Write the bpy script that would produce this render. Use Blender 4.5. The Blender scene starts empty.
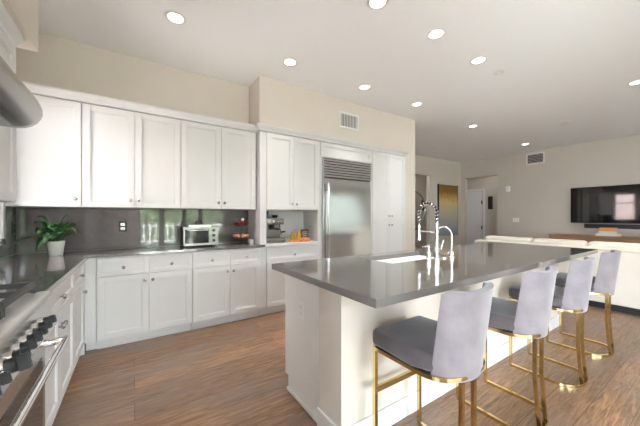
import bpy, bmesh, math, random
from mathutils import Vector, Matrix
random.seed(7)
PI = math.pi
S = bpy.context.scene
C = S.collection

# ------------------------------------------------------------------ camera
cam = bpy.data.cameras.new('camera')
cam.sensor_width = 36.0
cam.lens = 280.0 / 640.0 * 36.0
cam.shift_y = 3.5 / 640.0
cam.clip_start = 0.05
camo = bpy.data.objects.new('camera', cam)
camo.location = (0, 0, 1.27)
camo.rotation_euler = (PI / 2, 0, -math.radians(33.5))
C.objects.link(camo)
S.camera = camo

# ------------------------------------------------------------------ world, sun, exposure
W = bpy.data.worlds.new('world'); S.world = W; W.use_nodes = True
wn = W.node_tree.nodes; wl = W.node_tree.links
bg = wn['Background']
bg.inputs['Color'].default_value = (0.83, 0.90, 1.0, 1)
bg.inputs['Strength'].default_value = 11.0
S.view_settings.view_transform = 'Standard'
S.view_settings.look = 'None'
S.view_settings.gamma = 1
S.view_settings.exposure = 1.76
S.view_settings.use_curve_mapping = False
try:
    S.cycles.diffuse_bounces = 8; S.cycles.max_bounces = 14
except Exception: pass

sun = bpy.data.lights.new('sun', 'SUN'); sun.energy = 10.0; sun.angle = 0.02; sun.color = (1, .95, .86)
suno = bpy.data.objects.new('sun', sun); C.objects.link(suno)
suno.rotation_euler = (math.radians(-12), math.radians(6), 0)      # comes from behind the house, lights the garden only

CEIL = 3.08
DOWN_POWER = 1.4
def area(name, loc, rot, sx, sy, e, col=(1, 1, 1), portal=False, shape='RECTANGLE'):
    l = bpy.data.lights.new(name, 'AREA'); l.shape = shape; l.size = sx; l.size_y = sy
    l.energy = e; l.color = col
    if portal: l.cycles.is_portal = True
    o = bpy.data.objects.new(name, l); o.location = loc; o.rotation_euler = rot; C.objects.link(o)
    return o
# daylight entering through the windows (portals only guide the sky light)
area('daylight_portal', (1.45, -3.06, 1.25), (PI / 2, 0, 0), 2.7, 2.4, 1, portal=True).rotation_euler = (-PI / 2, 0, PI)
area('daylight_portal', (7.0, -3.06, 1.25), (-PI / 2, 0, PI), 3.6, 2.4, 1, portal=True)
area('daylight_portal', (-1.03, 3.06, 1.7), (0, -PI / 2, 0), 1.3, 0.7, 1, portal=True)
area('daylight_portal', (-1.03, -1.45, 1.25), (0, -PI / 2, 0), 2.4, 2.5, 1, portal=True)

# ------------------------------------------------------------------ materials
def newmat(name):
    m = bpy.data.materials.new(name); m.use_nodes = True
    return m, m.node_tree.nodes, m.node_tree.links, m.node_tree.nodes['Principled BSDF']
def pm(name, col, rough=.5, metal=0, bump=0, bscale=60, var=0, vscale=4, sheen=0, coat=0, trans=0, ior=1.45, aniso=0, spec=None, stretch=None):
    m, n, l, b = newmat(name)
    b.inputs['Base Color'].default_value = (*col, 1)
    b.inputs['Roughness'].default_value = rough
    b.inputs['Metallic'].default_value = metal
    b.inputs['IOR'].default_value = ior
    b.inputs['Transmission Weight'].default_value = trans
    b.inputs['Sheen Weight'].default_value = sheen
    b.inputs['Coat Weight'].default_value = coat
    if spec is not None: b.inputs['Specular IOR Level'].default_value = spec
    tc = n.new('ShaderNodeTexCoord')
    mp = n.new('ShaderNodeMapping'); l.new(tc.outputs['Object'], mp.inputs['Vector'])
    if stretch: mp.inputs['Scale'].default_value = stretch
    if var:
        t = n.new('ShaderNodeTexNoise'); t.inputs['Scale'].default_value = vscale; t.inputs['Detail'].default_value = 4
        l.new(mp.outputs[0], t.inputs['Vector'])
        r = n.new('ShaderNodeMapRange'); r.inputs['From Min'].default_value = .3; r.inputs['From Max'].default_value = .7
        r.inputs['To Min'].default_value = 1 - var; r.inputs['To Max'].default_value = 1 + var
        l.new(t.outputs['Fac'], r.inputs['Value'])
        mx = n.new('ShaderNodeVectorMath'); mx.operation = 'SCALE'; mx.inputs[0].default_value = col
        l.new(r.outputs[0], mx.inputs['Scale']); l.new(mx.outputs[0], b.inputs['Base Color'])
    if bump:
        t = n.new('ShaderNodeTexNoise'); t.inputs['Scale'].default_value = bscale; t.inputs['Detail'].default_value = 3
        l.new(mp.outputs[0], t.inputs['Vector'])
        bp = n.new('ShaderNodeBump'); bp.inputs['Strength'].default_value = bump; bp.inputs['Distance'].default_value = .002
        l.new(t.outputs['Fac'], bp.inputs['Height']); l.new(bp.outputs[0], b.inputs['Normal'])
    return m
def emis(name, col, s):
    m, n, l, b = newmat(name)
    b.inputs['Base Color'].default_value = (*col, 1)
    b.inputs['Emission Color'].default_value = (*col, 1); b.inputs['Emission Strength'].default_value = s
    return m

M = {}
M['wall'] = pm('cream_wall_paint', (.67, .61, .535), .75, bump=.12, bscale=180, var=.012, vscale=2)
M['wall_far'] = pm('cream_wall_paint_shaded', (.57, .52, .455), .75, bump=.12, bscale=180, var=.012, vscale=2)  # same cream paint, darkened to stand for the dimmer light on far walls
M['ceiling'] = pm('ceiling_paint', (.88, .885, .89), .85, bump=.1, bscale=160)
M['cab'] = pm('white_cabinet_lacquer', (.675, .673, .668), .55, spec=.3)
M['trimw'] = pm('white_trim_paint', (.74, .73, .715), .4)
M['isl_end'] = pm('island_white_paint', (.80, .79, .775), .45)
M['quartz'] = pm('dark_grey_quartz', (.15, .14, .13), .13, var=.10, vscale=260, spec=1.0, coat=.45)
M['quartz_splash'] = pm('grey_quartz_splash', (.165, .146, .143), .03, var=.10, vscale=18, spec=.85)
M['steel'] = pm('brushed_steel', (.62, .61, .59), .24, 1, bump=.05, bscale=40, stretch=(1, 1, 60))
M['steel_v'] = pm('fridge_steel', (.62, .61, .60), .16, 1)
M['steel_hood'] = pm('hood_steel', (.33, .327, .32), .25, 1, bump=.04, bscale=30, stretch=(40, 1, 40))
M['cooksteel'] = pm('cooktop_steel', (.70, .69, .67), .42, 1)
M['chrome'] = pm('chrome', (.82, .82, .82), .08, 1)
M['nickel'] = pm('satin_nickel', (.50, .48, .46), .25, 1)
M['iron'] = pm('cast_iron', (.05, .05, .052), .45, bump=.2)
M['blackplastic'] = pm('black_plastic', (.018, .018, .02), .35)
M['knob'] = pm('range_knob_black', (.03, .03, .032), .3)
M['ovenglass'] = pm('oven_glass', (.03, .032, .034), .06, spec=.8)
M['tvscreen'] = pm('tv_screen', (.008, .008, .009), .05, spec=.9)
M['brass'] = pm('polished_brass', (.76, .60, .31), .13, 1, var=.06, vscale=8)
M['seatvelvet'] = pm('mauve_grey_velvet_seat', (.062, .050, .054), .8, sheen=.35, var=.25, vscale=7, bump=.3, bscale=300)
M['velvet'] = pm('lilac_grey_velvet', (.165, .146, .155), .85, sheen=.3, var=.2, vscale=9, bump=.3, bscale=300)
M['sofa'] = pm('cream_boucle', (.68, .62, .53), .9, sheen=.3, bump=.5, bscale=250, var=.03)
M['dark'] = pm('black_base', (.012, .012, .014), .6)
M['pot'] = pm('white_ceramic', (.85, .83, .78), .3)
M['soil'] = pm('soil', (.05, .035, .025), .95, bump=.8)
M['white_sink'] = pm('white_fireclay', (.88, .88, .87), .15)
M['paper'] = pm('book_paper', (.78, .76, .72), .8)
M['orangebook'] = pm('orange_cover', (.75, .33, .13), .5)
M['creambook'] = pm('cream_cover', (.82, .74, .62), .5)
M['whitebook'] = pm('white_cover', (.85, .84, .82), .5)
M['oil'] = pm('golden_oil', (.75, .42, .03), .12, var=.15)
M['oilb'] = pm('yellow_green_oil', (.50, .40, .03), .12)
M['clay'] = pm('orange_tray_wood', (.62, .22, .06), .45, var=.3, vscale=30)
M['onion'] = pm('onion_skin', (.55, .25, .15), .45, var=.25, vscale=20)
M['apple'] = pm('red_apple', (.25, .02, .03), .3, var=.4, vscale=20)
M['garlic'] = pm('garlic_skin', (.80, .72, .66), .6)
M['wire'] = pm('dark_wire', (.12, .09, .08), .4, .8)
M['switch'] = pm('white_plastic', (.85, .84, .82), .35)
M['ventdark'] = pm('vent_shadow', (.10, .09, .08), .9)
M['lamp'] = emis('downlight_lens', (1, .97, .92), 2.2)
M['dkframe'] = pm('dark_frame', (.03, .025, .02), .5)
M['mirrorglass'] = pm('mirror_glass', (.75, .76, .76), .04, 1)
M['dooroff'] = pm('door_paint', (.72, .72, .73), .4)
M['grass'] = pm('lawn_grass', (.13, .17, .07), .9, var=.4, vscale=6)
M['patio'] = pm('patio_concrete', (.62, .59, .56), .9, var=.1)
M['leafhedge'] = pm('hedge_leaves', (.12, .17, .08), .8, var=.5, vscale=5, bump=1, bscale=20)
M['steel_dk'] = pm('machine_steel', (.30, .285, .27), .3, 1)
M['label'] = pm('cream_lettering', (.8, .72, .6), .6)
M['stucco'] = pm('pink_stucco', (.62, .48, .44), .9, bump=.4, bscale=60, var=.05)
M['red'] = pm('red_paint', (.14, .035, .02), .5)

# leaf
def leafmat():
    m, n, l, b = newmat('glossy_leaf')
    tc = n.new('ShaderNodeTexCoord'); t = n.new('ShaderNodeTexNoise'); t.inputs['Scale'].default_value = 14; t.inputs['Detail'].default_value = 3
    l.new(tc.outputs['Object'], t.inputs['Vector'])
    r = n.new('ShaderNodeValToRGB'); e = r.color_ramp.elements
    e[0].position = .38; e[0].color = (.012, .045, .016, 1); e[1].position = .66; e[1].color = (.06, .20, .05, 1)
    l.new(t.outputs['Fac'], r.inputs[0]); l.new(r.outputs[0], b.inputs['Base Color'])
    b.inputs['Roughness'].default_value = .28; return m
M['leaf'] = leafmat()
M['leafpale'] = pm('dry_leaf', (.36, .36, .14), .5, var=.2, vscale=20)

def floormat():
    m, n, l, b = newmat('oak_plank_floor')
    tc = n.new('ShaderNodeTexCoord')
    br = n.new('ShaderNodeTexBrick'); br.offset = .37; br.inputs['Scale'].default_value = 1
    br.inputs['Brick Width'].default_value = 1.9; br.inputs['Row Height'].default_value = .19
    br.inputs['Mortar Size'].default_value = .0016; br.inputs['Mortar Smooth'].default_value = .3; br.inputs['Bias'].default_value = 0
    br.inputs['Color1'].default_value = (0, 0, 0, 1); br.inputs['Color2'].default_value = (1, 1, 1, 1); br.inputs['Mortar'].default_value = (.5, .5, .5, 1)
    l.new(tc.outputs['Object'], br.inputs['Vector'])
    # grain stretched along the plank, shifted per plank
    sep = n.new('ShaderNodeSeparateXYZ'); l.new(tc.outputs['Object'], sep.inputs[0])
    sc = n.new('ShaderNodeVectorMath'); sc.operation = 'MULTIPLY'; sc.inputs[1].default_value = (2.2, 22, 1)
    l.new(tc.outputs['Object'], sc.inputs[0])
    ad = n.new('ShaderNodeVectorMath'); ad.operation = 'ADD'; l.new(sc.outputs[0], ad.inputs[0])
    co = n.new('ShaderNodeVectorMath'); co.operation = 'SCALE'; co.inputs['Scale'].default_value = 17; l.new(br.outputs['Color'], co.inputs[0])
    l.new(co.outputs[0], ad.inputs[1])
    g = n.new('ShaderNodeTexNoise'); g.inputs['Scale'].default_value = 2.2; g.inputs['Detail'].default_value = 9; g.inputs['Roughness'].default_value = .62; g.inputs['Distortion'].default_value = 1.2
    l.new(ad.outputs[0], g.inputs['Vector'])
    ramp = n.new('ShaderNodeValToRGB'); e = ramp.color_ramp.elements
    e[0].position = .30; e[0].color = (.092, .053, .033, 1)
    e[1].position = .72; e[1].color = (.43, .26, .145, 1)
    k = e.new(.5); k.color = (.25, .142, .078, 1)
    l.new(g.outputs['Fac'], ramp.inputs[0])
    # plank to plank tone
    mul = n.new('ShaderNodeMix'); mul.data_type = 'RGBA'; mul.blend_type = 'MULTIPLY'; mul.inputs['Factor'].default_value = 1
    tone = n.new('ShaderNodeValToRGB'); t = tone.color_ramp.elements
    t[0].color = (.78, .76, .76, 1); t[1].color = (1.18, 1.12, 1.05, 1)
    l.new(br.outputs['Color'], tone.inputs[0])
    l.new(ramp.outputs[0], mul.inputs['A']); l.new(tone.outputs[0], mul.inputs['B'])
    gz = n.new('ShaderNodeTexNoise'); gz.inputs['Scale'].default_value = 1.1; gz.inputs['Detail'].default_value = 4
    gm = n.new('ShaderNodeVectorMath'); gm.operation = 'MULTIPLY'; gm.inputs[1].default_value = (1, 2.6, 1); l.new(tc.outputs['Object'], gm.inputs[0]); l.new(gm.outputs[0], gz.inputs['Vector'])
    gr = n.new('ShaderNodeMapRange'); gr.inputs['From Min'].default_value = .42; gr.inputs['From Max'].default_value = .66; gr.inputs['To Max'].default_value = .55; l.new(gz.outputs['Fac'], gr.inputs['Value'])
    gx = n.new('ShaderNodeMix'); gx.data_type = 'RGBA'; l.new(gr.outputs[0], gx.inputs['Factor']); l.new(mul.outputs['Result'], gx.inputs['A']); gx.inputs['B'].default_value = (.20, .165, .145, 1)
    dk = n.new('ShaderNodeMix'); dk.data_type = 'RGBA'; l.new(br.outputs['Fac'], dk.inputs['Factor'])
    l.new(gx.outputs['Result'], dk.inputs['A']); dk.inputs['B'].default_value = (.04, .022, .014, 1)
    l.new(dk.outputs['Result'], b.inputs['Base Color'])
    b.inputs['Roughness'].default_value = .36; b.inputs['Specular IOR Level'].default_value = .6
    bp = n.new('ShaderNodeBump'); bp.inputs['Strength'].default_value = .12; bp.inputs['Distance'].default_value = .003
    l.new(g.outputs['Fac'], bp.inputs['Height']); l.new(bp.outputs[0], b.inputs['Normal'])
    return m
M['floor'] = floormat()

def woodmat(name, a, c, sc=(1, 12, 12)):
    m, n, l, b = newmat(name)
    tc = n.new('ShaderNodeTexCoord'); mp = n.new('ShaderNodeMapping'); mp.inputs['Scale'].default_value = sc
    l.new(tc.outputs['Object'], mp.inputs[0]); g = n.new('ShaderNodeTexNoise'); g.inputs['Scale'].default_value = 3; g.inputs['Detail'].default_value = 7
    l.new(mp.outputs[0], g.inputs['Vector']); r = n.new('ShaderNodeValToRGB'); e = r.color_ramp.elements
    e[0].position = .3; e[0].color = (*a, 1); e[1].position = .7; e[1].color = (*c, 1)
    l.new(g.outputs['Fac'], r.inputs[0]); l.new(r.outputs[0], b.inputs['Base Color']); b.inputs['Roughness'].default_value = .45
    return m
M['console'] = woodmat('walnut_console', (.26, .14, .065), (.44, .26, .14), (12, 1, 12))

def artmat():
    m, n, l, b = newmat('abstract_canvas')
    tc = n.new('ShaderNodeTexCoord'); sep = n.new('ShaderNodeSeparateXYZ'); l.new(tc.outputs['Object'], sep.inputs[0])
    t = n.new('ShaderNodeTexNoise'); mp = n.new('ShaderNodeMapping'); mp.inputs['Scale'].default_value = (14, 1, 2)
    l.new(tc.outputs['Object'], mp.inputs[0]); l.new(mp.outputs[0], t.inputs['Vector']); t.inputs['Scale'].default_value = 2.5; t.inputs['Detail'].default_value = 5
    ma = n.new('ShaderNodeMath'); ma.operation = 'MULTIPLY_ADD'; ma.inputs[1].default_value = .35; l.new(t.outputs['Fac'], ma.inputs[0])
    mr = n.new('ShaderNodeMapRange'); mr.inputs['From Min'].default_value = 0; mr.inputs['From Max'].default_value = 1.7
    l.new(sep.outputs['Z'], mr.inputs['Value']); l.new(mr.outputs[0], ma.inputs[2])
    r = n.new('ShaderNodeValToRGB'); l.new(ma.outputs[0], r.inputs[0]); e = r.color_ramp.elements
    e[0].position = .2; e[0].color = (.27, .30, .34, 1); e[1].position = 1; e[1].color = (.22, .12, .025, 1)
    for p, c in ((.55, (.42, .41, .36)), (.80, (.62, .46, .20)), (.93, (.40, .23, .05))):
        k = e.new(p); k.color = (*c, 1)
    l.new(r.outputs[0], b.inputs['Base Color']); b.inputs['Roughness'].default_value = .5; return m
M['art'] = artmat()

def glassmat():
    m = bpy.data.materials.new('window_glass'); m.use_nodes = True; n = m.node_tree.nodes; l = m.node_tree.links
    n.clear(); o = n.new('ShaderNodeOutputMaterial'); t = n.new('ShaderNodeBsdfTransparent'); g = n.new('ShaderNodeBsdfGlossy')
    g.inputs['Roughness'].default_value = .02; t.inputs[0].default_value = (.96, .97, .97, 1)
    f = n.new('ShaderNodeFresnel'); f.inputs[0].default_value = 1.45
    mx = n.new('ShaderNodeMixShader'); l.new(f.outputs[0], mx.inputs[0]); l.new(t.outputs[0], mx.inputs[1]); l.new(g.outputs[0], mx.inputs[2])
    l.new(mx.outputs[0], o.inputs[0]); return m
M['glass'] = glassmat()
def shademat():
    m = bpy.data.materials.new('softening_shade_fabric'); m.use_nodes = True; n = m.node_tree.nodes; l = m.node_tree.links
    n.clear(); o = n.new('ShaderNodeOutputMaterial'); t = n.new('ShaderNodeBsdfTranslucent'); d = n.new('ShaderNodeBsdfDiffuse')
    tc = n.new('ShaderNodeTexCoord'); w = n.new('ShaderNodeTexWave'); w.bands_direction = 'Z'; w.inputs['Scale'].default_value = 1.6; w.inputs['Distortion'].default_value = 0
    l.new(tc.outputs['Object'], w.inputs['Vector'])
    r = n.new('ShaderNodeValToRGB'); e = r.color_ramp.elements; e[0].position = .35; e[0].color = (.21, .225, .205, 1); e[1].position = .6; e[1].color = (.56, .57, .55, 1)
    l.new(w.outputs['Fac'], r.inputs[0]); l.new(r.outputs[0], t.inputs[0]); d.inputs[0].default_value = (.6, .58, .54, 1)
    mx = n.new('ShaderNodeMixShader'); mx.inputs[0].default_value = .15; l.new(t.outputs[0], mx.inputs[1]); l.new(d.outputs[0], mx.inputs[2]); l.new(mx.outputs[0], o.inputs[0]); return m
M['shade'] = shademat()

# ------------------------------------------------------------------ mesh helpers
def NB(): return bmesh.new()
def box(bm, x0, x1, y0, y1, z0, z1, bev=0, seg=2):
    if x1 < x0: x0, x1 = x1, x0
    if y1 < y0: y0, y1 = y1, y0
    if z1 < z0: z0, z1 = z1, z0
    m = Matrix.Translation(((x0 + x1) / 2, (y0 + y1) / 2, (z0 + z1) / 2)) @ Matrix.Diagonal((x1 - x0, y1 - y0, z1 - z0, 1))
    r = bmesh.ops.create_cube(bm, size=1, matrix=m)
    if bev:
        es = list({e for v in r['verts'] for e in v.link_edges})
        bmesh.ops.bevel(bm, geom=es, offset=bev, segments=seg, affect='EDGES', profile=.5)
    return bm
def cyl(bm, a, b_, r, r2=None, n=20, cap=True):
    a = Vector(a); b_ = Vector(b_); d = b_ - a
    q = d.to_track_quat('Z', 'Y').to_matrix().to_4x4()
    m = Matrix.Translation((a + b_) / 2) @ q
    bmesh.ops.create_cone(bm, cap_ends=cap, segments=n, radius1=r, radius2=r if r2 is None else r2, depth=d.length, matrix=m)
    return bm
def sph(bm, c, r, sx=1, sy=1, sz=1, n=16):
    bmesh.ops.create_uvsphere(bm, u_segments=n, v_segments=max(6, n // 2), radius=r, matrix=Matrix.Translation(c) @ Matrix.Diagonal((sx, sy, sz, 1)))
    return bm
def sweep(bm, pts, prof, closed=False, cap=True, up=(0, 0, 1)):
    """sweep a 2D profile (list of (a,b)) along pts"""
    pts = [Vector(p) for p in pts]; rings = []; N = len(pts); up = Vector(up)
    prevn = None
    for i, p in enumerate(pts):
        if closed: t = pts[(i + 1) % N] - pts[i - 1]
        else: t = pts[min(i + 1, N - 1)] - pts[max(i - 1, 0)]
        t.normalize()
        if prevn is None:
            nrm = up.cross(t)
            if nrm.length < 1e-3: nrm = Vector((1, 0, 0)).cross(t)
        else:
            nrm = prevn - t * prevn.dot(t)
        nrm.normalize(); prevn = nrm; bn = t.cross(nrm)
        rings.append([bm.verts.new(p + nrm * a + bn * b2) for a, b2 in prof])
    K = len(prof)
    for i in range(N if closed else N - 1):
        A = rings[i]; B = rings[(i + 1) % N]
        for k in range(K): bm.faces.new((A[k], A[(k + 1) % K], B[(k + 1) % K], B[k]))
    if cap and not closed:
        bm.faces.new(rings[0][::-1]); bm.faces.new(rings[-1])
    return bm
def circ(r, n=10): return [(r * math.cos(2 * PI * k / n), r * math.sin(2 * PI * k / n)) for k in range(n)]
def sq(a, b=None):
    b = a if b is None else b
    return [(-a / 2, -b / 2), (a / 2, -b / 2), (a / 2, b / 2), (-a / 2, b / 2)]
def lathe(bm, prof, c=(0, 0, 0), n=28):
    rings = []
    for r, z in prof:
        rings.append([bm.verts.new((c[0] + r * math.cos(2 * PI * k / n), c[1] + r * math.sin(2 * PI * k / n), c[2] + z)) for k in range(n)])
    for i in range(len(rings) - 1):
        for k in range(n): bm.faces.new((rings[i][k], rings[i][(k + 1) % n], rings[i + 1][(k + 1) % n], rings[i + 1][k]))
    if prof[0][0] > 1e-4: bm.faces.new(rings[0][::-1])
    if prof[-1][0] > 1e-4: bm.faces.new(rings[-1])
    bmesh.ops.remove_doubles(bm, verts=bm.verts, dist=1e-5)
    return bm
def poly(bm, pts, z0, z1, bev=0):
    """extrude an xy polygon"""
    lo = [bm.verts.new((x, y, z0)) for x, y in pts]; hi = [bm.verts.new((x, y, z1)) for x, y in pts]; N = len(pts)
    fs = [bm.faces.new(lo[::-1]), bm.faces.new(hi)]
    for k in range(N): fs.append(bm.faces.new((lo[k], lo[(k + 1) % N], hi[(k + 1) % N], hi[k])))
    if bev:
        es = [e for f in fs[:2] for e in f.edges]
        bmesh.ops.bevel(bm, geom=es, offset=bev, segments=3, affect='EDGES', profile=.5)
    return bm
def obj(name, bm, mat, parent=None, loc=(0, 0, 0), rot=(0, 0, 0), smooth=False, label=None):
    bmesh.ops.recalc_face_normals(bm, faces=bm.faces)
    me = bpy.data.meshes.new(name); bm.to_mesh(me); bm.free()
    me.materials.append(mat)
    if smooth:
        for p in me.polygons: p.use_smooth = True
        try: me.set_sharp_from_angle(angle=math.radians(40))
        except Exception: pass
    o = bpy.data.objects.new(name, me); C.objects.link(o); o.location = loc; o.rotation_euler = rot
    if parent: o.parent = parent
    if label: o['label'] = label
    return o
def thing(name, label, cat, loc=(0, 0, 0), rz=0, group=None):
    o = bpy.data.objects.new(name, None); o.empty_display_size = .1; C.objects.link(o)
    o.location = loc; o.rotation_euler = (0, 0, rz); o['label'] = label; o['category'] = cat
    if group: o['group'] = group
    return o
def tag(o, label, cat, group=None, kind=None):
    o['label'] = label; o['category'] = cat
    if group: o['group'] = group
    if kind: o['kind'] = kind
    return o
def struct(name, bm, mat, label=None, **k):
    o = obj(name, bm, mat, **k); o['kind'] = 'structure'
    if label: o['label'] = label
    return o
def dup(root, loc, label=None, rz=None, group=None):
    r = root.copy(); C.objects.link(r); r.location = loc
    if rz is not None: r.rotation_euler = (0, 0, rz)
    if label: r['label'] = label
    if group: r['group'] = group
    for ch in list(root.children):
        c = ch.copy(); C.objects.link(c); c.parent = r
        for g in ch.children:
            d = g.copy(); C.objects.link(d); d.parent = c
    return r

# ------------------------------------------------------------------ the room
YB = 3.82; YS = 3.42; XL = -0.95; XR = 9.21; YF = 5.27; YN = -3.0; XW = 4.42
XE = 11.2; YE = 7.4
struct('floor', box(NB(), XL - .12, XE, YN - .12, YE, -.1, 0), M['floor'], 'wide-plank brown wood floor')
struct('ceiling', box(NB(), XL - .12, XE, YN - .12, YE, CEIL, CEIL + .15), M['ceiling'], 'smooth pale ceiling')
# left wall with the window over the counter
w = NB(); wy0, wy1, wz0, wz1 = 2.72, 3.43, 1.09, 2.36
box(w, XL - .12, XL, YN, -2.7, 0, CEIL); box(w, XL - .12, XL, -.2, wy0, 0, CEIL); box(w, XL - .12, XL, -2.7, -.2, 2.45, CEIL); box(w, XL - .12, XL, -2.7, -.2, 0, .06); box(w, XL - .12, XL, wy1, YB + .12, 0, CEIL)
box(w, XL - .12, XL, wy0, wy1, 0, wz0); box(w, XL - .12, XL, wy0, wy1, wz1, CEIL)
struct('wall_left', w, M['wall'])
struct('wall_back', box(NB(), XL, XW, YB, YB + .12, 0, CEIL), M['wall'])
# bulkhead over the tall cabinets and the wall end beside them
w = NB(); box(w, 1.335, XW, YS, YB, 2.435, CEIL); box(w, 4.10, XW, YS, YB, 0, 2.435)
struct('wall_bulkhead', w, M['wall'], 'cream bulkhead wall above the tall cabinets')
struct('wall_bulkhead_left', box(NB(), XL, -.57, .2, 2.76, 2.435, CEIL), M['wall'], 'cream bulkhead above the range')
# far wall with the passage opening
w = NB(); ox0, ox1 = 6.1, 7.51
box(w, XW, ox0, YF, YF + .12, 0, CEIL); box(w, ox1, XR + .12, YF, YF + .12, 0, CEIL); box(w, ox0, ox1, YF, YF + .12, 2.51, CEIL)
struct('wall_far', w, M['wall_far'])
struct('wall_beyond_kitchen', box(NB(), XW - .12, XW, YB + .12, YE, 0, CEIL), M['wall_far'])
struct('wall_beyond_passage', box(NB(), XW, XE, 6.4, 6.52, 0, CEIL), M['wall_far'])
# TV wall with hall opening
w = NB(); oy0, oy1 = 4.14, 5.13
box(w, XR, XR + .12, YN, oy0, 0, CEIL); box(w, XR, XR + .12, oy1, YF, 0, CEIL); box(w, XR, XR + .12, oy0, oy1, 2.53, CEIL)
struct('wall_right', w, M['wall_far'])
struct('wall_hall', box(NB(), 10.6, 10.72, 3.2, 6.4, 0, CEIL), M['wall_far'])
struct('wall_hall_side', box(NB(), XR + .12, 10.6, 3.2, 3.32, 0, CEIL), M['wall_far'])
# front wall with garden windows (behind the camera, seen in reflections)
w = NB(); wins = [(0.1, 2.8), (5.2, 8.8)]; px = XL - .12
for a, b_ in wins:
    box(w, px, a, YN - .12, YN, 0, CEIL); box(w, a, b_, YN - .12, YN, 2.45, CEIL); box(w, a, b_, YN - .12, YN, 0, .06); px = b_
box(w, px, XR + .12, YN - .12, YN, 0, CEIL)
struct('wall_front', w, M['wall_far'])
def window(idx, axis, a0, a1, z0, z1, pos, mull, trans=(), mat='trimw', mw=.045):
    """window frame + pane, axis 'x' = runs along x at y=pos, 'y' = runs along y at x=pos"""
    f = NB()
    def bb(a, b_, c, d, dep=.05):
        if axis == 'x': box(f, a, b_, pos - dep, pos + dep, c, d)
        else: box(f, pos - dep, pos + dep, a, b_, c, d)
    t = .05
    bb(a0, a0 + t, z0, z1); bb(a1 - t, a1, z0, z1); bb(a0 + t, a1 - t, z0, z0 + t); bb(a0 + t, a1 - t, z1 - t, z1)
    for m_ in mull: bb(m_ - mw, m_ + mw, z0 + t, z1 - t, .04)
    for z in trans: bb(a0 + t, a1 - t, z - .02, z + .02, .03)
    o = struct('window_%d' % idx, f, M[mat])
    g = NB()
    if axis == 'x': box(g, a0 + t, a1 - t, pos - .004, pos + .004, z0 + t, z1 - t)
    else: box(g, pos - .004, pos + .004, a0 + t, a1 - t, z0 + t, z1 - t)
    obj('pane', g, M['glass'], o)
    return o
w1 = window(1, 'y', wy0, wy1, wz0, wz1, XL - .06, [], [1.9])
cs = NB()   # casing standing proud of the wall
box(cs, XL + .001, XL + .03, wy0 - .06, wy0, wz0 - .06, wz1 + .06); box(cs, XL + .001, XL + .03, wy1, wy1 + .05, wz0 - .06, wz1 + .06)
box(cs, XL + .001, XL + .03, wy0, wy1, wz1, wz1 + .06); box(cs, XL + .001, XL + .03, wy0 - .06, wy1 + .05, wz0 - .06, wz0 - .001)
obj('window_casing', cs, M['trimw'], w1)
window(2, 'x', 0.1, 2.8, .06, 2.45, YN - .06, [.75, 1.42, 1.95], mat='dkframe', mw=.07)
window(3, 'x', 5.2, 8.8, .06, 2.45, YN - .06, [6.4, 7.6])
window(4, 'y', -2.7, -.2, .06, 2.45, XL - .06, [-1.45])  # unseen glass slider, added to brighten the room and ceiling at the left
for a_, b_ in ((5.26, 7.58), (7.62, 8.74)):  # shades added to dim the outdoor glare mirrored in the refrigerator
    o_ = tag(obj('softening_shade', box(NB(), a_, b_, YN + .02, YN + .023, .55, 2.44), M['shade']), 'pale banded shade, added to soften the light, over the ' + ('wide' if a_ < 6 else 'narrow') + ' part of the living room window', 'window shade')
# hall door, in its casing
d = NB(); box(d, 10.555, 10.598, 5.27, 5.84, .01, 2.2)
for za, zb in ((.25, 1.0), (1.15, 2.05)):
    box(d, 10.545, 10.556, 5.33, 5.53, za, zb, .004); box(d, 10.545, 10.556, 5.58, 5.78, za, zb, .004)
dr = struct('door_1', d, M['dooroff'], 'pale panelled door in the hallway')
hg = NB(); box(hg, 10.53, 10.556, 5.235, 5.268, 1.72, 1.85); box(hg, 10.53, 10.556, 5.235, 5.268, .80, .93); obj('hinge', hg, M['dkframe'], dr)
cs = NB(); box(cs, 10.575, 10.599, 5.16, 5.23, 0, 2.29); box(cs, 10.575, 10.599, 5.88, 5.95, 0, 2.29); box(cs, 10.575, 10.599, 5.23, 5.88, 2.22, 2.29)
obj('door_casing', cs, M['trimw'], dr)
# baseboards
struct('baseboard_right', box(NB(), XR - .015, XR - .001, YN + .01, oy0, 0.001, .13, .003), M['trimw'])
struct('baseboard_far', box(NB(), ox1, XR - .02, YF - .015, YF - .001, 0.001, .13, .003), M['trimw'])
struct('baseboard_passage', box(NB(), XW + .01, 10.5, 6.385, 6.399, 0.001, .13, .003), M['trimw'])
struct('baseboard_kitchen', box(NB(), 4.10, XW + .002, YS - .015, YS - .001, 0.001, .13, .003), M['trimw'])

# backsplash
w = NB(); box(w, XL + .012, 1.318, YB - .012, YB - .001, .917, 1.358); box(w, XL + .001, XL + .011, .3, wy0 - .062, .917, 1.34); box(w, XL + .001, XL + .011, wy0 - .062, YB - .013, .917, 1.018); box(w, XL + .001, XL + .011, wy1 + .052, YB - .013, 1.018, 1.358)
struct('trim_backsplash', w, M['quartz_splash'], 'dark grey quartz backsplash behind the counter')

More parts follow.
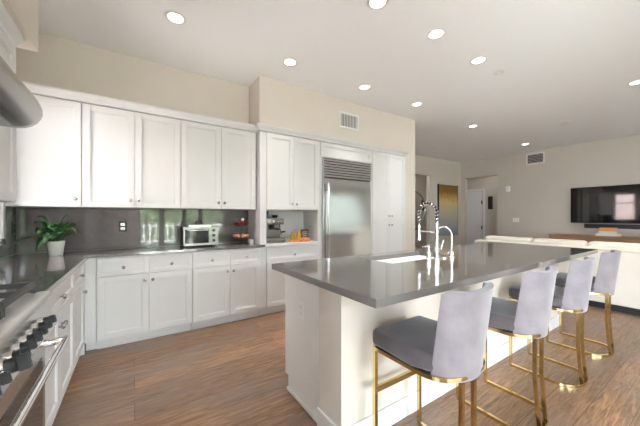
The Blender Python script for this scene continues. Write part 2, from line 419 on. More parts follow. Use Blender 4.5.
# garden seen only through windows and in reflections
struct('ground', box(box(NB(), -14, 24, -16, YN - .13, -.2, -.061), -14, XL - .13, YN - .13, 8, -.2, -.061), M['grass'], 'garden lawn')
struct('patio', box(box(NB(), -6, 14, -7.5, YN - .13, -.06, -.02), -6, XL - .13, YN - .13, 8, -.06, -.02), M['patio'], 'pale concrete patio')
nb = thing('sky_blocking_house', 'pinkish stucco wall of an unseen neighbouring house, added to block sky outside the left window', 'house', (-4.2, 5.2, -.06))  # added to cut sky light at the left window, pink mirrored in television
obj('stucco_wall', box(NB(), -.3, 0, -4.2, 3.0, .0, 5.2), M['stucco'], nb)
obj('roof_edge', box(NB(), -.5, .35, -4.4, 3.2, 5.2, 5.4), M['trimw'], nb)
def hedge(x0, x1, y, h, name='hedge', label=''):
    bm = NB()
    box(bm, x0, x1, y - .8, y, -.06, h)
    for _ in range(5): bmesh.ops.subdivide_edges(bm, edges=[e for e in bm.edges if e.calc_length() > .5], cuts=1, use_grid_fill=True)
    for v in bm.verts:
        if v.co.z > 0: v.co += Vector((random.uniform(-.16, .16), random.uniform(-.16, .16), random.uniform(-.2, .2)))
    return tag(obj(name, bm, M['leafhedge']), label, 'hedge')
hedge(-3.5, 5, -9.2, 2.7, label='long green garden hedge outside the kitchen windows')
hedge(5.4, 14, -9.8, 2.2, label='lower green garden hedge outside the living room windows')
fn = thing('garden_fence', 'white picket garden fence in front of the hedge', 'fence', (0, -6.4, -.02))
for k in range(56):
    obj('picket', box(NB(), -3 + k * .22, -3 + k * .22 + .05, -.015, .015, 0, 1.0), M['trimw'], fn)
obj('rail', box(box(NB(), -3.05, 9.2, -.035, -.016, .2, .26), -3.05, 9.2, -.035, -.016, .85, .91), M['trimw'], fn)

# ------------------------------------------------------------------ recessed lights and ceiling items
lt0 = None
lab = {0: 'nearest to the left cream bulkhead, over the back counter'}
LS = [(.31, 2.85, 'recessed ceiling light furthest left, above the back counter'),
      (1.52, 2.93, 'recessed ceiling light in front of the bulkhead corner'),
      (2.68, 2.92, 'recessed ceiling light just above the wall vent in the bulkhead'),
      (3.79, 2.90, 'recessed ceiling light near the right end of the bulkhead wall'),
      (5.64, 2.98, 'recessed ceiling light between bulkhead wall end and living room'),
      (8.13, 3.00, 'farthest recessed ceiling light, near the air vent on the television wall'),
      (1.71, 1.70, 'recessed ceiling light cut by the top edge, nearest over the island'),
      (2.49, 1.68, 'recessed ceiling light over the island, second of the row of three'),
      (3.32, 1.69, 'recessed ceiling light over the island, last before the round speaker'),
      (5.64, .79, 'recessed ceiling light at the right edge above the sofa')]
for i, (x, y, lb) in enumerate(LS):
    if lt0 is None:
        lt0 = thing('ceiling_light', lb, 'ceiling light', (x, y, CEIL), group='recessed downlights in the ceiling')
        obj('trim_ring', lathe(NB(), [(.066, -.004), (.070, -.009), (.088, -.008), (.094, -.001), (.066, -.001), (.066, -.004)]), M['trimw'], lt0, smooth=True)
        obj('lens', lathe(NB(), [(.0, -.0055), (.060, -.0055), (.0655, -.003), (.0655, -.001), (0, -.001)]), M['lamp'], lt0, smooth=True)
    else: dup(lt0, (x, y, CEIL), lb)
    area('downlight_lamp', (x, y, CEIL - .012), (0, 0, 0), .13, .13, DOWN_POWER, (1, .95, .89), shape='DISK').data.spread = math.radians(70)
def disc(x, y, name, label, cat, r=.06, t=.012):
    o = thing(name, label, cat, (x, y, CEIL))
    obj('cover', lathe(NB(), [(0, -t), (r * .8, -t), (r, -t * .5), (r, -.001), (0, -.001)]), M['trimw'], o, smooth=True)
    obj('centre', lathe(NB(), [(0, -t - .004), (r * .35, -t - .004), (r * .4, -t - .0005), (0, -t - .0005)]), M['switch'], o, smooth=True)
disc(3.81, 1.69, 'ceiling_sensor', 'small white round ceiling sensor beside the island downlights', 'sensor')
disc(6.87, 1.88, 'smoke_detector', 'white smoke detector on the living room ceiling in front of the vent', 'smoke detector', .075, .03)
disc(6.9, 4.71, 'smoke_detector', 'white smoke detector near the far passage opening', 'smoke detector', .07, .03)

def wall_vent(label, loc, rz, wd, ht, vertical=True):
    """local: faces -y, centred"""
    t = thing('air_vent', label, 'air vent', loc, rz)
    f = NB(); a = .03
    box(f, -wd / 2, wd / 2, -.014, -.001, ht / 2 - a, ht / 2, .002); box(f, -wd / 2, wd / 2, -.014, -.001, -ht / 2, -ht / 2 + a, .002)
    box(f, -wd / 2, -wd / 2 + a, -.014, -.001, -ht / 2 + a, ht / 2 - a, .002); box(f, wd / 2 - a, wd / 2, -.014, -.001, -ht / 2 + a, ht / 2 - a, .002)
    obj('vent_frame', f, M['trimw'], t)
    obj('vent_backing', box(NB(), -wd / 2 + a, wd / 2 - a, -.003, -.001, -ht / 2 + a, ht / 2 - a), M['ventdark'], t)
    s = NB()
    if vertical:
        n = int((wd - 2 * a) / .030)
        for k in range(n):
            x = -wd / 2 + a + (k + .5) * (wd - 2 * a) / n; box(s, x - .0055, x + .0055, -.012, -.004, -ht / 2 + a, ht / 2 - a)
    else:
        n = int((ht - 2 * a) / .036)
        for k in range(n):
            z = -ht / 2 + a + (k + .5) * (ht - 2 * a) / n; box(s, -wd / 2 + a, wd / 2 - a, -.012, -.004, z - .003, z + .003)
    o = obj('louvre', s, M['trimw'], t)
    return t
wall_vent('white air vent with upright slats in the cream bulkhead above the refrigerator', (2.805, YS, 2.765), 0, .40, .25)
wall_vent('air vent with dark grille high on the television wall', (XR, 3.16, 2.87), PI / 2, .42, .30, False)
bpy.data.objects['air_vent.001'].rotation_euler = (0, 0, -PI / 2)

# ------------------------------------------------------------------ cabinets
def door_bm(x0, x1, z0, z1, y, st=.058, t=.02):
    """shaker door, front at local y (faces -y)"""
    b = NB(); g = .0018; x0 += g; x1 -= g; z0 += g; z1 -= g
    if (z1 - z0) < .2: st = .036
    box(b, x0, x0 + st, y, y + t, z0, z1, .0015, 1); box(b, x1 - st, x1, y, y + t, z0, z1, .0015, 1)
    box(b, x0 + st, x1 - st, y, y + t, z0, z0 + st, .0015, 1); box(b, x0 + st, x1 - st, y, y + t, z1 - st, z1, .0015, 1)
    box(b, x0 + st, x1 - st, y + .012, y + t - .001, z0 + st, z1 - st)
    # small inner bead
    for q in ((x0 + st, x0 + st + .007, z0 + st, z1 - st), (x1 - st - .007, x1 - st, z0 + st, z1 - st)):
        box(b, q[0], q[1], y + .005, y + .014, q[2], q[3])
    for q in ((z0 + st, z0 + st + .007), (z1 - st - .007, z1 - st)):
        box(b, x0 + st + .007, x1 - st - .007, y + .005, y + .014, q[0], q[1])
    return b
def knob_bm(x, y, z):
    b = NB(); cyl(b, (x, y, z), (x, y - .016, z), .006, n=12); sph(b, (x, y - .021, z), .016, 1, .75, 1, 14); return b
def fronts(t, items, y=-.021):
    for kind, x0, x1, z0, z1, kx, kz in items:
        dd = obj(kind, door_bm(x0, x1, z0, z1, y), M['cab'], t)
        if kx is not None: obj('knob', knob_bm(kx, y, kz), M['nickel'], dd, smooth=True)
def cabinet(name, label, cat, loc, rz, body, items, group=None):
    t = thing(name, label, cat, loc, rz, group)
    b = NB()
    for q in body: box(b, *q)
    obj('cabinet_body', b, M['cab'], t)
    fronts(t, items)
    return t
DZ0, DZ1, RZ0, RZ1 = .10, .695, .70, .872
# local frame: front face y=0, x=0 at left end
def base(name, label, x0, x1, split, wx=None):
    W_ = x1 - x0
    return cabinet(name, label, 'base cabinet', (x0, 3.36, 0), 0,
        [(0, W_ - .007, 0, .445, .095, .883), (0, W_ - .007, .045, .445, .0, .094)],
        [('drawer', 0.002, split, RZ0, RZ1, split / 2, .775), ('drawer', split, W_ - .003, RZ0, RZ1, (split + W_) / 2, .775),
         ('door', 0.002, split, DZ0, DZ1, split - .035, .63), ('door', split, W_ - .003, DZ0, DZ1, split + .035, .63)], 'white base cabinets on the back wall')
base('base_cabinet', 'white two-drawer base cabinet nearest the inside corner, below the plant side of counter', -.30, .53, .42)
base('base_cabinet', 'white two-drawer base cabinet below the toaster oven and fruit stand', .53, 1.323, .41)
obj_ = tag(obj('corner_filler', box(box(box(NB(), -.384, -.302, 3.36, 3.44, .095, .883), -.384, -.302, 3.42, 3.50, .001, .094), -.43, -.386, 3.337, 3.372, .001, .883), M['cab']), 'white filler panel in the inside corner of base cabinets', 'filler panel')
# left run: rotate +90 -> local x = world y, front faces +x
def baseL(label, y0, y1, items):
    W_ = y1 - y0
    return cabinet('base_cabinet', label, 'base cabinet', (-.405, y0, 0), PI / 2,
        [(0, W_ - .001, 0, .53, .095, .883), (0, W_ - .001, .03, .53, 0, .094)], items, 'white base cabinets beside the range')
W_ = 2.81 - 1.84
baseL('white base cabinet between range and corner unit, wide drawer over double doors', 1.84, 2.81,
      [('drawer', .03, W_ - .002, RZ0, RZ1, W_ / 2, .775), ('door', .03, W_ / 2, DZ0, DZ1, W_ / 2 - .035, .60), ('door', W_ / 2, W_ - .002, DZ0, DZ1, W_ / 2 + .035, .60)])
baseL('narrow white base cabinet of the left run nearest the inside corner', 2.81, 3.335,
      [('drawer', .002, .50, RZ0, RZ1, .25, .775), ('door', .002, .50, DZ0, DZ1, .42, .60)])
# uppers on the back wall
UZ0, UZ1 = 1.36, 2.352
def upper(label, x0, x1, splits, knobs, loc=None, rz=0, dep=.325):
    W_ = x1 - x0; xs = [0.002] + splits + [W_ - .003]
    it = [('door', xs[i], xs[i + 1], UZ0 + .001, UZ1, xs[i] + knobs[i] if knobs[i] > 0 else xs[i + 1] + knobs[i], 1.435) for i in range(len(xs) - 1)]
    return cabinet('upper_cabinet', label, 'upper cabinet', loc or (x0, 3.49, 0), rz, [(0, W_ - .001, 0, dep, UZ0, UZ1 + .005)], it, 'white upper cabinets')
upper('white single-door upper cabinet in the inside corner above the plant', -.93, -.42, [], [-.04])
upper('white double-door upper cabinet, middle of the back wall, above the black outlet', -.42, .43, [.42], [-.035, .035])
upper('white double-door upper cabinet above the toaster oven and fruit stand', .43, 1.31, [.44], [-.035, .035])
upper('white upper cabinet on the left wall beside the range hood', 1.87, 2.60, [], [.05], loc=(-.661, 1.87, 0), rz=PI / 2, dep=.28)
# crown mouldings
CR = [(0, 0), (-.012, 0), (-.018, .02), (-.05, .055), (-.055, .072), (0, .072)]
def crown(name, pts, z, label):
    b = NB(); rings = []
    for (x, y, nx, ny) in pts: rings.append([b.verts.new((x + nx * (-a), y + ny * (-a), z + h)) for a, h in CR])
    K = len(CR)
    for i in range(len(rings) - 1):
        for k in range(K): b.faces.new((rings[i][k], rings[i][(k + 1) % K], rings[i + 1][(k + 1) % K], rings[i + 1][k]))
    b.faces.new(rings[0][::-1]); b.faces.new(rings[-1])
    return struct(name, b, M['cab'], label)
crown('trim_1', [(-.945, 3.472, 0, -1), (1.33, 3.472, 0, -1)], 2.3605, 'white crown moulding above the upper cabinets')
crown('trim_2', [(1.316, 3.418, -1, 0), (1.316, 3.368, -1, -1), (4.075, 3.368, 1, -1), (4.075, 3.418, 1, 0)], 2.3605, 'white crown moulding above the tall cabinets')
crown('trim_3', [(-.655, 1.87, 1, 0), (-.655, 2.605, 1, 0)], 2.3605, 'white crown moulding above the left upper cabinet')
struct('trim_4', box(box(NB(), -.94, 1.33, 3.475, 3.815, 2.361, 2.43), 1.34, 4.07, 3.37, 3.415, 2.361, 2.43), M['cab'], 'white filler board above the cabinets')

# tall unit with niche: local x0=1.33
t = thing('tall_cabinet', 'tall white cabinet with an open niche holding the espresso machine', 'cabinet', (1.325, 3.38, 0))
b = NB(); Wt = .905
box(b, 0, Wt, .04, .43, 0, .094); box(b, 0, Wt, 0, .43, .095, .885); box(b, 0, Wt, 0, .43, 1.36, 2.357)
box(b, 0, .02, .02, .43, .885, 1.36); box(b, 0, .085, 0, .02, .885, 1.36); box(b, Wt - .03, Wt, 0, .43, .885, 1.36); box(b, .02, Wt - .03, .415, .43, .885, 1.36)
obj('cabinet_body', b, M['cab'], t)
obj('niche_shelf', box(NB(), .086, Wt - .031, -.03, .02, .886, .915, .003).copy() if False else box(box(NB(), .086, Wt - .031, -.03, .021, .886, .915, .003), .021, Wt - .031, .021, .414, .886, .915), M['trimw'], t)
fronts(t, [('drawer', .085, .875, RZ0 - .005, .862, .48, .76), ('door', .085, .475, DZ0, DZ1 - .01, .44, .60), ('door', .475, .875, DZ0, DZ1 - .01, .51, .60),
           ('door', .085, .475, 1.362, UZ1, .44, 1.435), ('door', .475, .875, 1.362, UZ1, .51, 1.435)])
# pantry
t = thing('pantry_cabinet', 'tall white pantry cabinet right of the refrigerator, four doors', 'cabinet', (3.255, 3.38, 0))
b = NB(); Wp = .825
box(b, 0, Wp, .04, .43, 0, .094); box(b, 0, Wp, 0, .43, .095, 2.357); obj('cabinet_body', b, M['cab'], t)
fronts(t, [('door', .004, .41, 1.205, UZ1, .375, 1.28), ('door', .41, Wp - .01, 1.205, UZ1, .445, 1.28),
           ('door', .004, .41, DZ0, 1.20, .375, 1.125), ('door', .41, Wp - .01, DZ0, 1.20, .445, 1.125)])
# panel over fridge
t = thing('upper_cabinet', 'low wide white cabinet panel above the refrigerator grille', 'upper cabinet', (2.232, 3.38, 0), group='white upper cabinets')
obj('cabinet_body', box(box(box(NB(), 0, 1.02, 0, .43, 2.135, 2.357), 0, .033, 0, .43, 0.001, 2.135), .992, 1.02, 0, .43, 0.001, 2.135), M['cab'], t)
fronts(t, [('flap_door', .004, 1.016, 2.14, UZ1, None, 0)])

# refrigerator
t = thing('refrigerator', 'built-in stainless steel refrigerator with louvred top grille', 'refrigerator', (2.27, 3.38, 0))
FW = .95
obj('refrigerator_body', box(NB(), .0, FW, .012, .42, .0, 2.13), M['steel'], t)
b = NB()
# gently bowed door skin
N = 24; dv = []
x0, x1, z0, z1 = .02, FW - .006, .11, 1.825
for i in range(N + 1):
    z = z0 + (z1 - z0) * i / N
    f = i / N
    y = -.022 - .0035 * math.sin(PI * f) - (.006 * max(0, (f - .86) / .14) ** 2 * -1)
    dv.append((b.verts.new((x0, y, z)), b.verts.new((x1, y, z)), b.verts.new((x1, .01, z)), b.verts.new((x0, .01, z))))
for i in range(N):
    A = dv[i]; B = dv[i + 1]
    for k in range(4): b.faces.new((A[k], A[(k + 1) % 4], B[(k + 1) % 4], B[k]))
b.faces.new(dv[0][::-1]); b.faces.new(dv[-1])
dd = obj('refrigerator_door', b, M['steel_v'], t, smooth=True)
h = NB(); cyl(h, (.07, -.075, .3), (.07, -.075, 1.76), .014, n=16)
for z in (.42, 1.02, 1.66): cyl(h, (.07, -.07, z), (.07, -.02, z), .009, n=12)
obj('handle', h, M['chrome'], dd, smooth=True)
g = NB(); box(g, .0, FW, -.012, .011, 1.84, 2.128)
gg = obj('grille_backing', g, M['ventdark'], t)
g = NB()
for k in range(7):
    z = 1.848 + k * .039; bm2 = g
    vs = [(-.014, z), (-.034, z + .004), (-.034, z + .028), (-.014, z + .033)]
    A = [g.verts.new((.02, y, zz)) for y, zz in vs]; B = [g.verts.new((FW - .006, y, zz)) for y, zz in vs]
    for q in range(4): g.faces.new((A[q], A[(q + 1) % 4], B[(q + 1) % 4], B[q]))
    g.faces.new(A[::-1]); g.faces.new(B)
obj('grille_louvres', g, M['steel'], t)
g = NB(); box(g, -.002, .018, -.036, .011, .10, 2.128); box(g, .018, FW, -.036, -.012, 2.118, 2.13)
obj('edge_trim', g, M['steel'], t)
obj('kick_plate', box(NB(), 0.01, FW - .01, .0, .011, 0.001, .095), M['steel'], t)

# ------------------------------------------------------------------ countertop on the wall runs
b = NB()
poly(b, [(-.94, 1.832), (-.355, 1.832), (-.355, 3.33), (1.375, 3.33), (1.375, 3.377), (1.318, 3.377), (1.318, 3.806), (-.94, 3.806)], .885, .915, .003)
tag(obj('countertop', b, M['quartz']), 'L-shaped dark grey quartz counter along the left and back walls', 'countertop')

# ------------------------------------------------------------------ range (local: faces -y ; rotate +90 -> faces +x)
RY0, RY1 = .60, 1.825; RW = RY1 - RY0
t = thing('range_cooker', 'wide stainless steel gas range with black knobs', 'range', (-.345, RY0, 0), PI / 2)
b = NB(); box(b, 0, RW, .048, .60, .12, .90, .004)
obj('oven_body', b, M['steel'], t)
b = NB(); box(b, 0, RW, -.005, .60, .90, .918, .006); cyl(b, (0.002, -.0, .9), (RW - .002, 0, .9), .018, n=16)
obj('cooktop', b, M['cooksteel'], t, smooth=True)
# control panel
b = NB(); vs = [(-.004, .888), (.030, .888), (.030, .745), (-.026, .745), (-.026, .755)]
A = [b.verts.new((.0, y, z)) for y, z in vs]; B = [b.verts.new((RW, y, z)) for y, z in vs]
for q in range(5): b.faces.new((A[q], A[(q + 1) % 5], B[(q + 1) % 5], B[q]))
b.faces.new(A[::-1]); b.faces.new(B)
obj('control_panel', b, M['steel'], t)
nrm = Vector((0, -.133, .026)).normalized()  # outward of the slanted face
def rk(x, f=.86):
    c = Vector((x, -.012, .822)); b = NB()
    cyl(b, c, c + nrm * .016 * f, .025 * f, .022 * f, 24)
    o = obj('knob_bezel', b, M['chrome'], t, smooth=True)
    b = NB(); cyl(b, c + nrm * .016 * f, c + nrm * .036 * f, .019 * f, .018 * f, 20)
    q = nrm.to_track_quat('Z', 'Y').to_matrix().to_4x4()
    r = bmesh.ops.create_cube(b, size=1, matrix=Matrix.Translation(c + nrm * .046 * f) @ q @ Matrix.Diagonal((.013 * f, .040 * f, .026 * f, 1)))
    bmesh.ops.bevel(b, geom=list({e for v in r['verts'] for e in v.link_edges}), offset=.003, segments=2, affect='EDGES')
    obj('knob', b, M['knob'], o, smooth=True)
obj('shadow_gap', box(NB(), .005, RW - .005, -.004, .028, .7365, .744), M['dark'], t)
for k in range(12):
    if k == 6: rk(1.04 - 6.15 * .072, 1.2)
    else: rk(1.04 - (k + (.35 if k > 6 else 0)) * .072)
# oven doors (a wide one and a narrow one)
for a, c in ((.012, .385), (.395, RW - .012)):
    b = NB(); box(b, a, c, .006, .046, .15, .735, .004)
    dd = obj('oven_door', b, M['steel'], t)
    obj('door_glass', box(NB(), a + .055, c - .055, .0035, .0065, .22, .63, .001), M['ovenglass'], dd)
    b = NB(); cyl(b, (a + .03, -.070, .69), (c - .03, -.070, .69), .013, n=16)
    for xx in (a + .05, c - .05): box(b, xx - .018, xx + .018, -.068, .008, .678, .702, .003)
    obj('handle', b, M['chrome'], dd, smooth=True)
obj('toe_panel', box(NB(), 0, RW, .06, .55, 0.001, .118), M['steel'], t)
# burners and grates
for gx in range(3):
    for gy in range(2):
        cx = .21 + gx * .405; cy = .17 + gy * .27
        b = NB(); lathe(b, [(0, .0), (.055, 0), (.055, .008), (.038, .010), (.038, .018), (0, .020)], (cx, cy, .9185))
        obj('burner', b, M['iron'], t, smooth=True)
for gx in range(3):
    a = .012 + gx * .402; c = a + .396; b = NB(); z0, z1 = .948, .970
    box(b, a, c, .035, .051, z0, z1); box(b, a, c, .549, .565, z0, z1); box(b, a, a + .016, .051, .549, z0, z1); box(b, c - .016, c, .051, .549, z0, z1)
    box(b, a + .016, c - .016, .292, .308, z0, z1)
    m_ = (a + c) / 2
    for yy in (.17, .43):
        box(b, a + .016, m_ - .05, yy - .006, yy + .006, z0, z1); box(b, m_ + .05, c - .016, yy - .006, yy + .006, z0, z1)
        box(b, m_ - .006, m_ + .006, yy - .12, yy - .05, z0, z1); box(b, m_ - .006, m_ + .006, yy + .05, yy + .12, z0, z1)
    for xx in (a, c - .016):
        for yy in (.035, .549): box(b, xx, xx + .016, yy, yy + .016, .919, z0)
    obj('grate', b, M['iron'], t)

# range hood: bull-nosed stainless canopy (world coordinates around the wall)
t = thing('range_hood', 'stainless steel range hood with a rounded front edge', 'range hood', (XL + .001, .60, 1.66))
prof = [(0, 0.02), (.50, 0.0)]
for k in range(8):
    a = -PI / 2 + k * (PI / 2 + .5) / 7; prof.append((.515 + .085 * math.cos(a), .085 + .085 * math.sin(a)))
prof += [(.46, .27), (.30, .45), (0, .60)]
b = NB(); N = 10; rings = []
HW = 1.225
def ring(yy, s):
    # s: inset that rounds the end
    return [b.verts.new((x if x < .05 else x - s, yy, z + (s * .9 if z < .06 else (-s * .35 if z > .2 else 0)))) for x, z in prof]
for yy, s in ((0, .05), (.012, .022), (.05, .004), (.09, 0), (HW - .09, 0), (HW - .04, .004), (HW - .015, .014), (HW, .035)): rings.append(ring(yy, s))
K = len(prof)
for i in range(len(rings) - 1):
    for k in range(K): b.faces.new((rings[i][k], rings[i][(k + 1) % K], rings[i + 1][(k + 1) % K], rings[i + 1][k]))
b.faces.new(rings[0][::-1]); b.faces.new(rings[-1])
obj('canopy', b, M['steel_hood'], t, smooth=True)
obj('filter_panel', box(NB(), .06, .44, .1, HW - .1, -.006, .012), M['steel'], t)
obj('hood_chimney', box(NB(), .0, .28, .40, .85, .50, .772), M['steel_hood'], t)

# ------------------------------------------------------------------ island
t = thing('kitchen_island', 'long kitchen island with white cabinet end and cream knee wall', 'island', (0, 0, 0))
IX0, IX1, IY0, IY1 = .945, 4.10, 1.19, 1.90
b = NB(); SX0, SX1, SY0, SY1 = 1.62, 2.42, 1.46, 1.82
# body kept clear of the sink bowl
for q in ((IX0, SX0 - .03, 1.41, IY1, .10, .874), (SX1 + .03, IX1, 1.41, IY1, .10, .874), (SX0 - .03, SX1 + .03, 1.41, IY1, .10, .66),
          (SX0 - .03, SX1 + .03, SY1 + .03, IY1, .66, .874), (SX0 - .03, SX1 + .03, 1.41, SY0 - .03, .66, .874), (IX0, IX1, 1.41, IY1 - .05, .001, .10)): box(b, *q)
obj('cabinet_body', b, M['isl_end'], t)
obj('knee_wall', box(NB(), .925, 4.12, 1.19, 1.409, .001, .874), M['wall'], t)
b = NB(); h = .125
box(b, .91, .924, 1.176, 1.41, .001, h, .004); box(b, .924, 4.134, 1.176, 1.189, .001, h, .004); box(b, 4.121, 4.134, 1.19, 1.41, .001, h, .004)
obj('baseboard', b, M['trimw'], t)
b = NB(); box(b, .931, .9445, 1.41, 1.852, .001, .022, .003); obj('shoe_moulding', b, M['trimw'], t)
# far side doors of island
for k in range(6):
    xa = IX0 + .02 + k * .52; dbm = door_bm(-xa - .52, -xa, .11, .86, -.021)
    obj('door', dbm, M['cab'], t, loc=(0, IY1, 0), rot=(0, 0, PI))
o = thing('outlet', 'white double outlet on the white end of the island', 'outlet', (.9445, 1.655, .635), -PI / 2)
obj('cover_plate', box(NB(), -.036, .036, -.006, -.0005, -.058, .058, .002), M['switch'], o)
obj('socket', box(box(NB(), -.018, .018, -.008, -.006, .008, .036, .0008), -.018, .018, -.008, -.006, -.036, -.008, .0008), M['trimw'], o)
# countertop with sink cut out
b = NB(); TX0, TX1, TY0, TY1 = .86, 4.17, .865, 1.955; z0, z1 = .876, .915
def slab_with_hole(b):
    xs = [TX0, SX0, SX1, TX1]; ys = [TY0, SY0, SY1, TY1]; V = {}
    for zi, z in enumerate((z0, z1)):
        for i, x in enumerate(xs):
            for j, y in enumerate(ys): V[i, j, zi] = b.verts.new((x, y, z))
    for i in range(3):
        for j in range(3):
            if (i, j) == (1, 1): continue
            for zi in (0, 1): b.faces.new((V[i, j, zi], V[i + 1, j, zi], V[i + 1, j + 1, zi], V[i, j + 1, zi]))
    def side(p, q): b.faces.new((V[p + (0,)], V[q + (0,)], V[q + (1,)], V[p + (1,)]))
    for i in range(3): side((i, 0), (i + 1, 0)); side((i, 3), (i + 1, 3)); side((0, i), (0, i + 1)); side((3, i), (3, i + 1))
    side((1, 1), (2, 1)); side((1, 2), (2, 2)); side((1, 1), (1, 2)); side((2, 1), (2, 2))
slab_with_hole(b)
tag(obj('island_countertop', b, M['quartz']), 'polished dark grey quartz top of the kitchen island', 'countertop')
# sink
b = NB(); a = .012
box(b, SX0 - a, SX1 + a, SY0 - a, SY1 + a, .68, .692)
box(b, SX0 - a, SX0 - .001, SY0 - a, SY1 + a, .692, .875); box(b, SX1 + .001, SX1 + a, SY0 - a, SY1 + a, .692, .875)
box(b, SX0 - .001, SX1 + .001, SY0 - a, SY0 - .001, .692, .875); box(b, SX0 - .001, SX1 + .001, SY1 + .001, SY1 + a, .692, .875)
s = thing('kitchen_sink', 'white undermount sink in the island countertop', 'sink', (0, 0, 0))
obj('basin', b, M['white_sink'], s)
obj('drain', lathe(NB(), [(0, .001), (.04, .001), (.045, .004), (.03, .003), (0, .002)], (2.08, 1.66, .692)), M['chrome'], s, smooth=True)

# faucets
ZT = .9155
t = thing('spring_faucet', 'tall chrome pull-down faucet with a coiled spring neck', 'faucet', (2.085, 1.40, ZT))
b = NB(); lathe(b, [(0, 0), (.034, 0), (.034, .008), (.024, .012), (.022, .10), (.015, .105), (.015, .30), (0, .30)]); obj('faucet_body', b, M['chrome'], t, smooth=True)
b = NB(); cyl(b, (.02, 0, .07), (.06, 0, .075), .010, n=14); cyl(b, (.055, 0, .075), (.085, -.005, .155), .006, .005, 12); obj('lever', b, M['chrome'], t, smooth=True)
path = [(0, 0, .29)]
for k in range(25):
    a = PI - PI * k / 24; path.append((0, .085 + .085 * math.cos(a) * 1.0 if False else .085 - .085 * math.cos(PI * k / 24), .385 + .085 * math.sin(PI * k / 24)))
path += [(0, .17, .36), (0, .17, .32), (0, .17, .28)]
b = NB(); sweep(b, path, circ(.0085, 10), up=(1, 0, 0)); hose = obj('hose', b, M['blackplastic'], t, smooth=True)
# spring coil around the hose
def resample(P, n):
    P = [Vector(p) for p in P]; L = [0]
    for i in range(1, len(P)): L.append(L[-1] + (P[i] - P[i - 1]).length)
    out = []
    for k in range(n):
        s = L[-1] * k / (n - 1); i = 1
        while i < len(P) - 1 and L[i] < s: i += 1
        u = (s - L[i - 1]) / (L[i] - L[i - 1]); out.append(P[i - 1].lerp(P[i], u))
    return out
R_ = resample(path, 420); coil = []; turns = 17
for i, p in enumerate(R_):
    tng = (R_[min(i + 1, 419)] - R_[max(i - 1, 0)]).normalized(); n1 = Vector((1, 0, 0)); n2 = tng.cross(n1)
    a = 2 * PI * turns * i / 419; coil.append(p + (n1 * math.cos(a) + n2 * math.sin(a)) * .0135)
b = NB(); sweep(b, coil, circ(.0038, 6), up=(1, 0, 0)); obj('spring', b, M['chrome'], t, smooth=True)
b = NB(); lathe(b, [(0, .145), (.015, .145), (.017, .17), (.012, .20), (.011, .285), (0, .285)], (0, .17, 0)); obj('spray_head', b, M['chrome'], t, smooth=True)
b = NB(); cyl(b, (0, .0, .225), (0, .155, .225), .006, n=12); cyl(b, (0, .17, .215), (0, .17, .237), .019, n=18); cyl(b, (0, 0, .213), (0, 0, .238), .019, n=18); obj('holder_arm', b, M['chrome'], t, smooth=True)

t = thing('filter_faucet', 'small chrome gooseneck faucet right of the spring faucet', 'faucet', (2.285, 1.39, ZT))
b = NB(); lathe(b, [(0, 0), (.026, 0), (.026, .006), (.018, .010), (.018, .055), (.010, .065), (0, .065)]); obj('faucet_body', b, M['chrome'], t, smooth=True)
path = [(0, 0, .05), (0, 0, .12), (0, 0, .17)] + [(0, .075 - .075 * math.cos(PI * k / 18), .19 + .075 * math.sin(PI * k / 18)) for k in range(19)] + [(0, .15, .16)]
b = NB(); sweep(b, path, circ(.0075, 12), up=(1, 0, 0)); obj('spout', b, M['chrome'], t, smooth=True)
b = NB(); cyl(b, (-.015, 0, .04), (-.05, 0, .045), .006, n=12); obj('lever', b, M['chrome'], t, smooth=True)
t = thing('soap_dispenser', 'chrome soap dispenser left of the spring faucet', 'soap dispenser', (2.00, 1.415, ZT))
b = NB(); lathe(b, [(0, 0), (.024, 0), (.024, .006), (.019, .01), (.019, .065), (.007, .07), (.007, .12), (0, .12)]); obj('dispenser_body', b, M['chrome'], t, smooth=True)
b = NB(); cyl(b, (0, -.008, .115), (0, .06, .105), .006, n=12); obj('nozzle', b, M['chrome'], t, smooth=True)
tag(obj('sink_hole_cover', lathe(NB(), [(0, 0), (.024, 0), (.024, .006), (.018, .011), (0, .011)], n=24), M['chrome'], loc=(2.185, 1.40, ZT), smooth=True), 'low round chrome cap between the two faucets', 'cap')

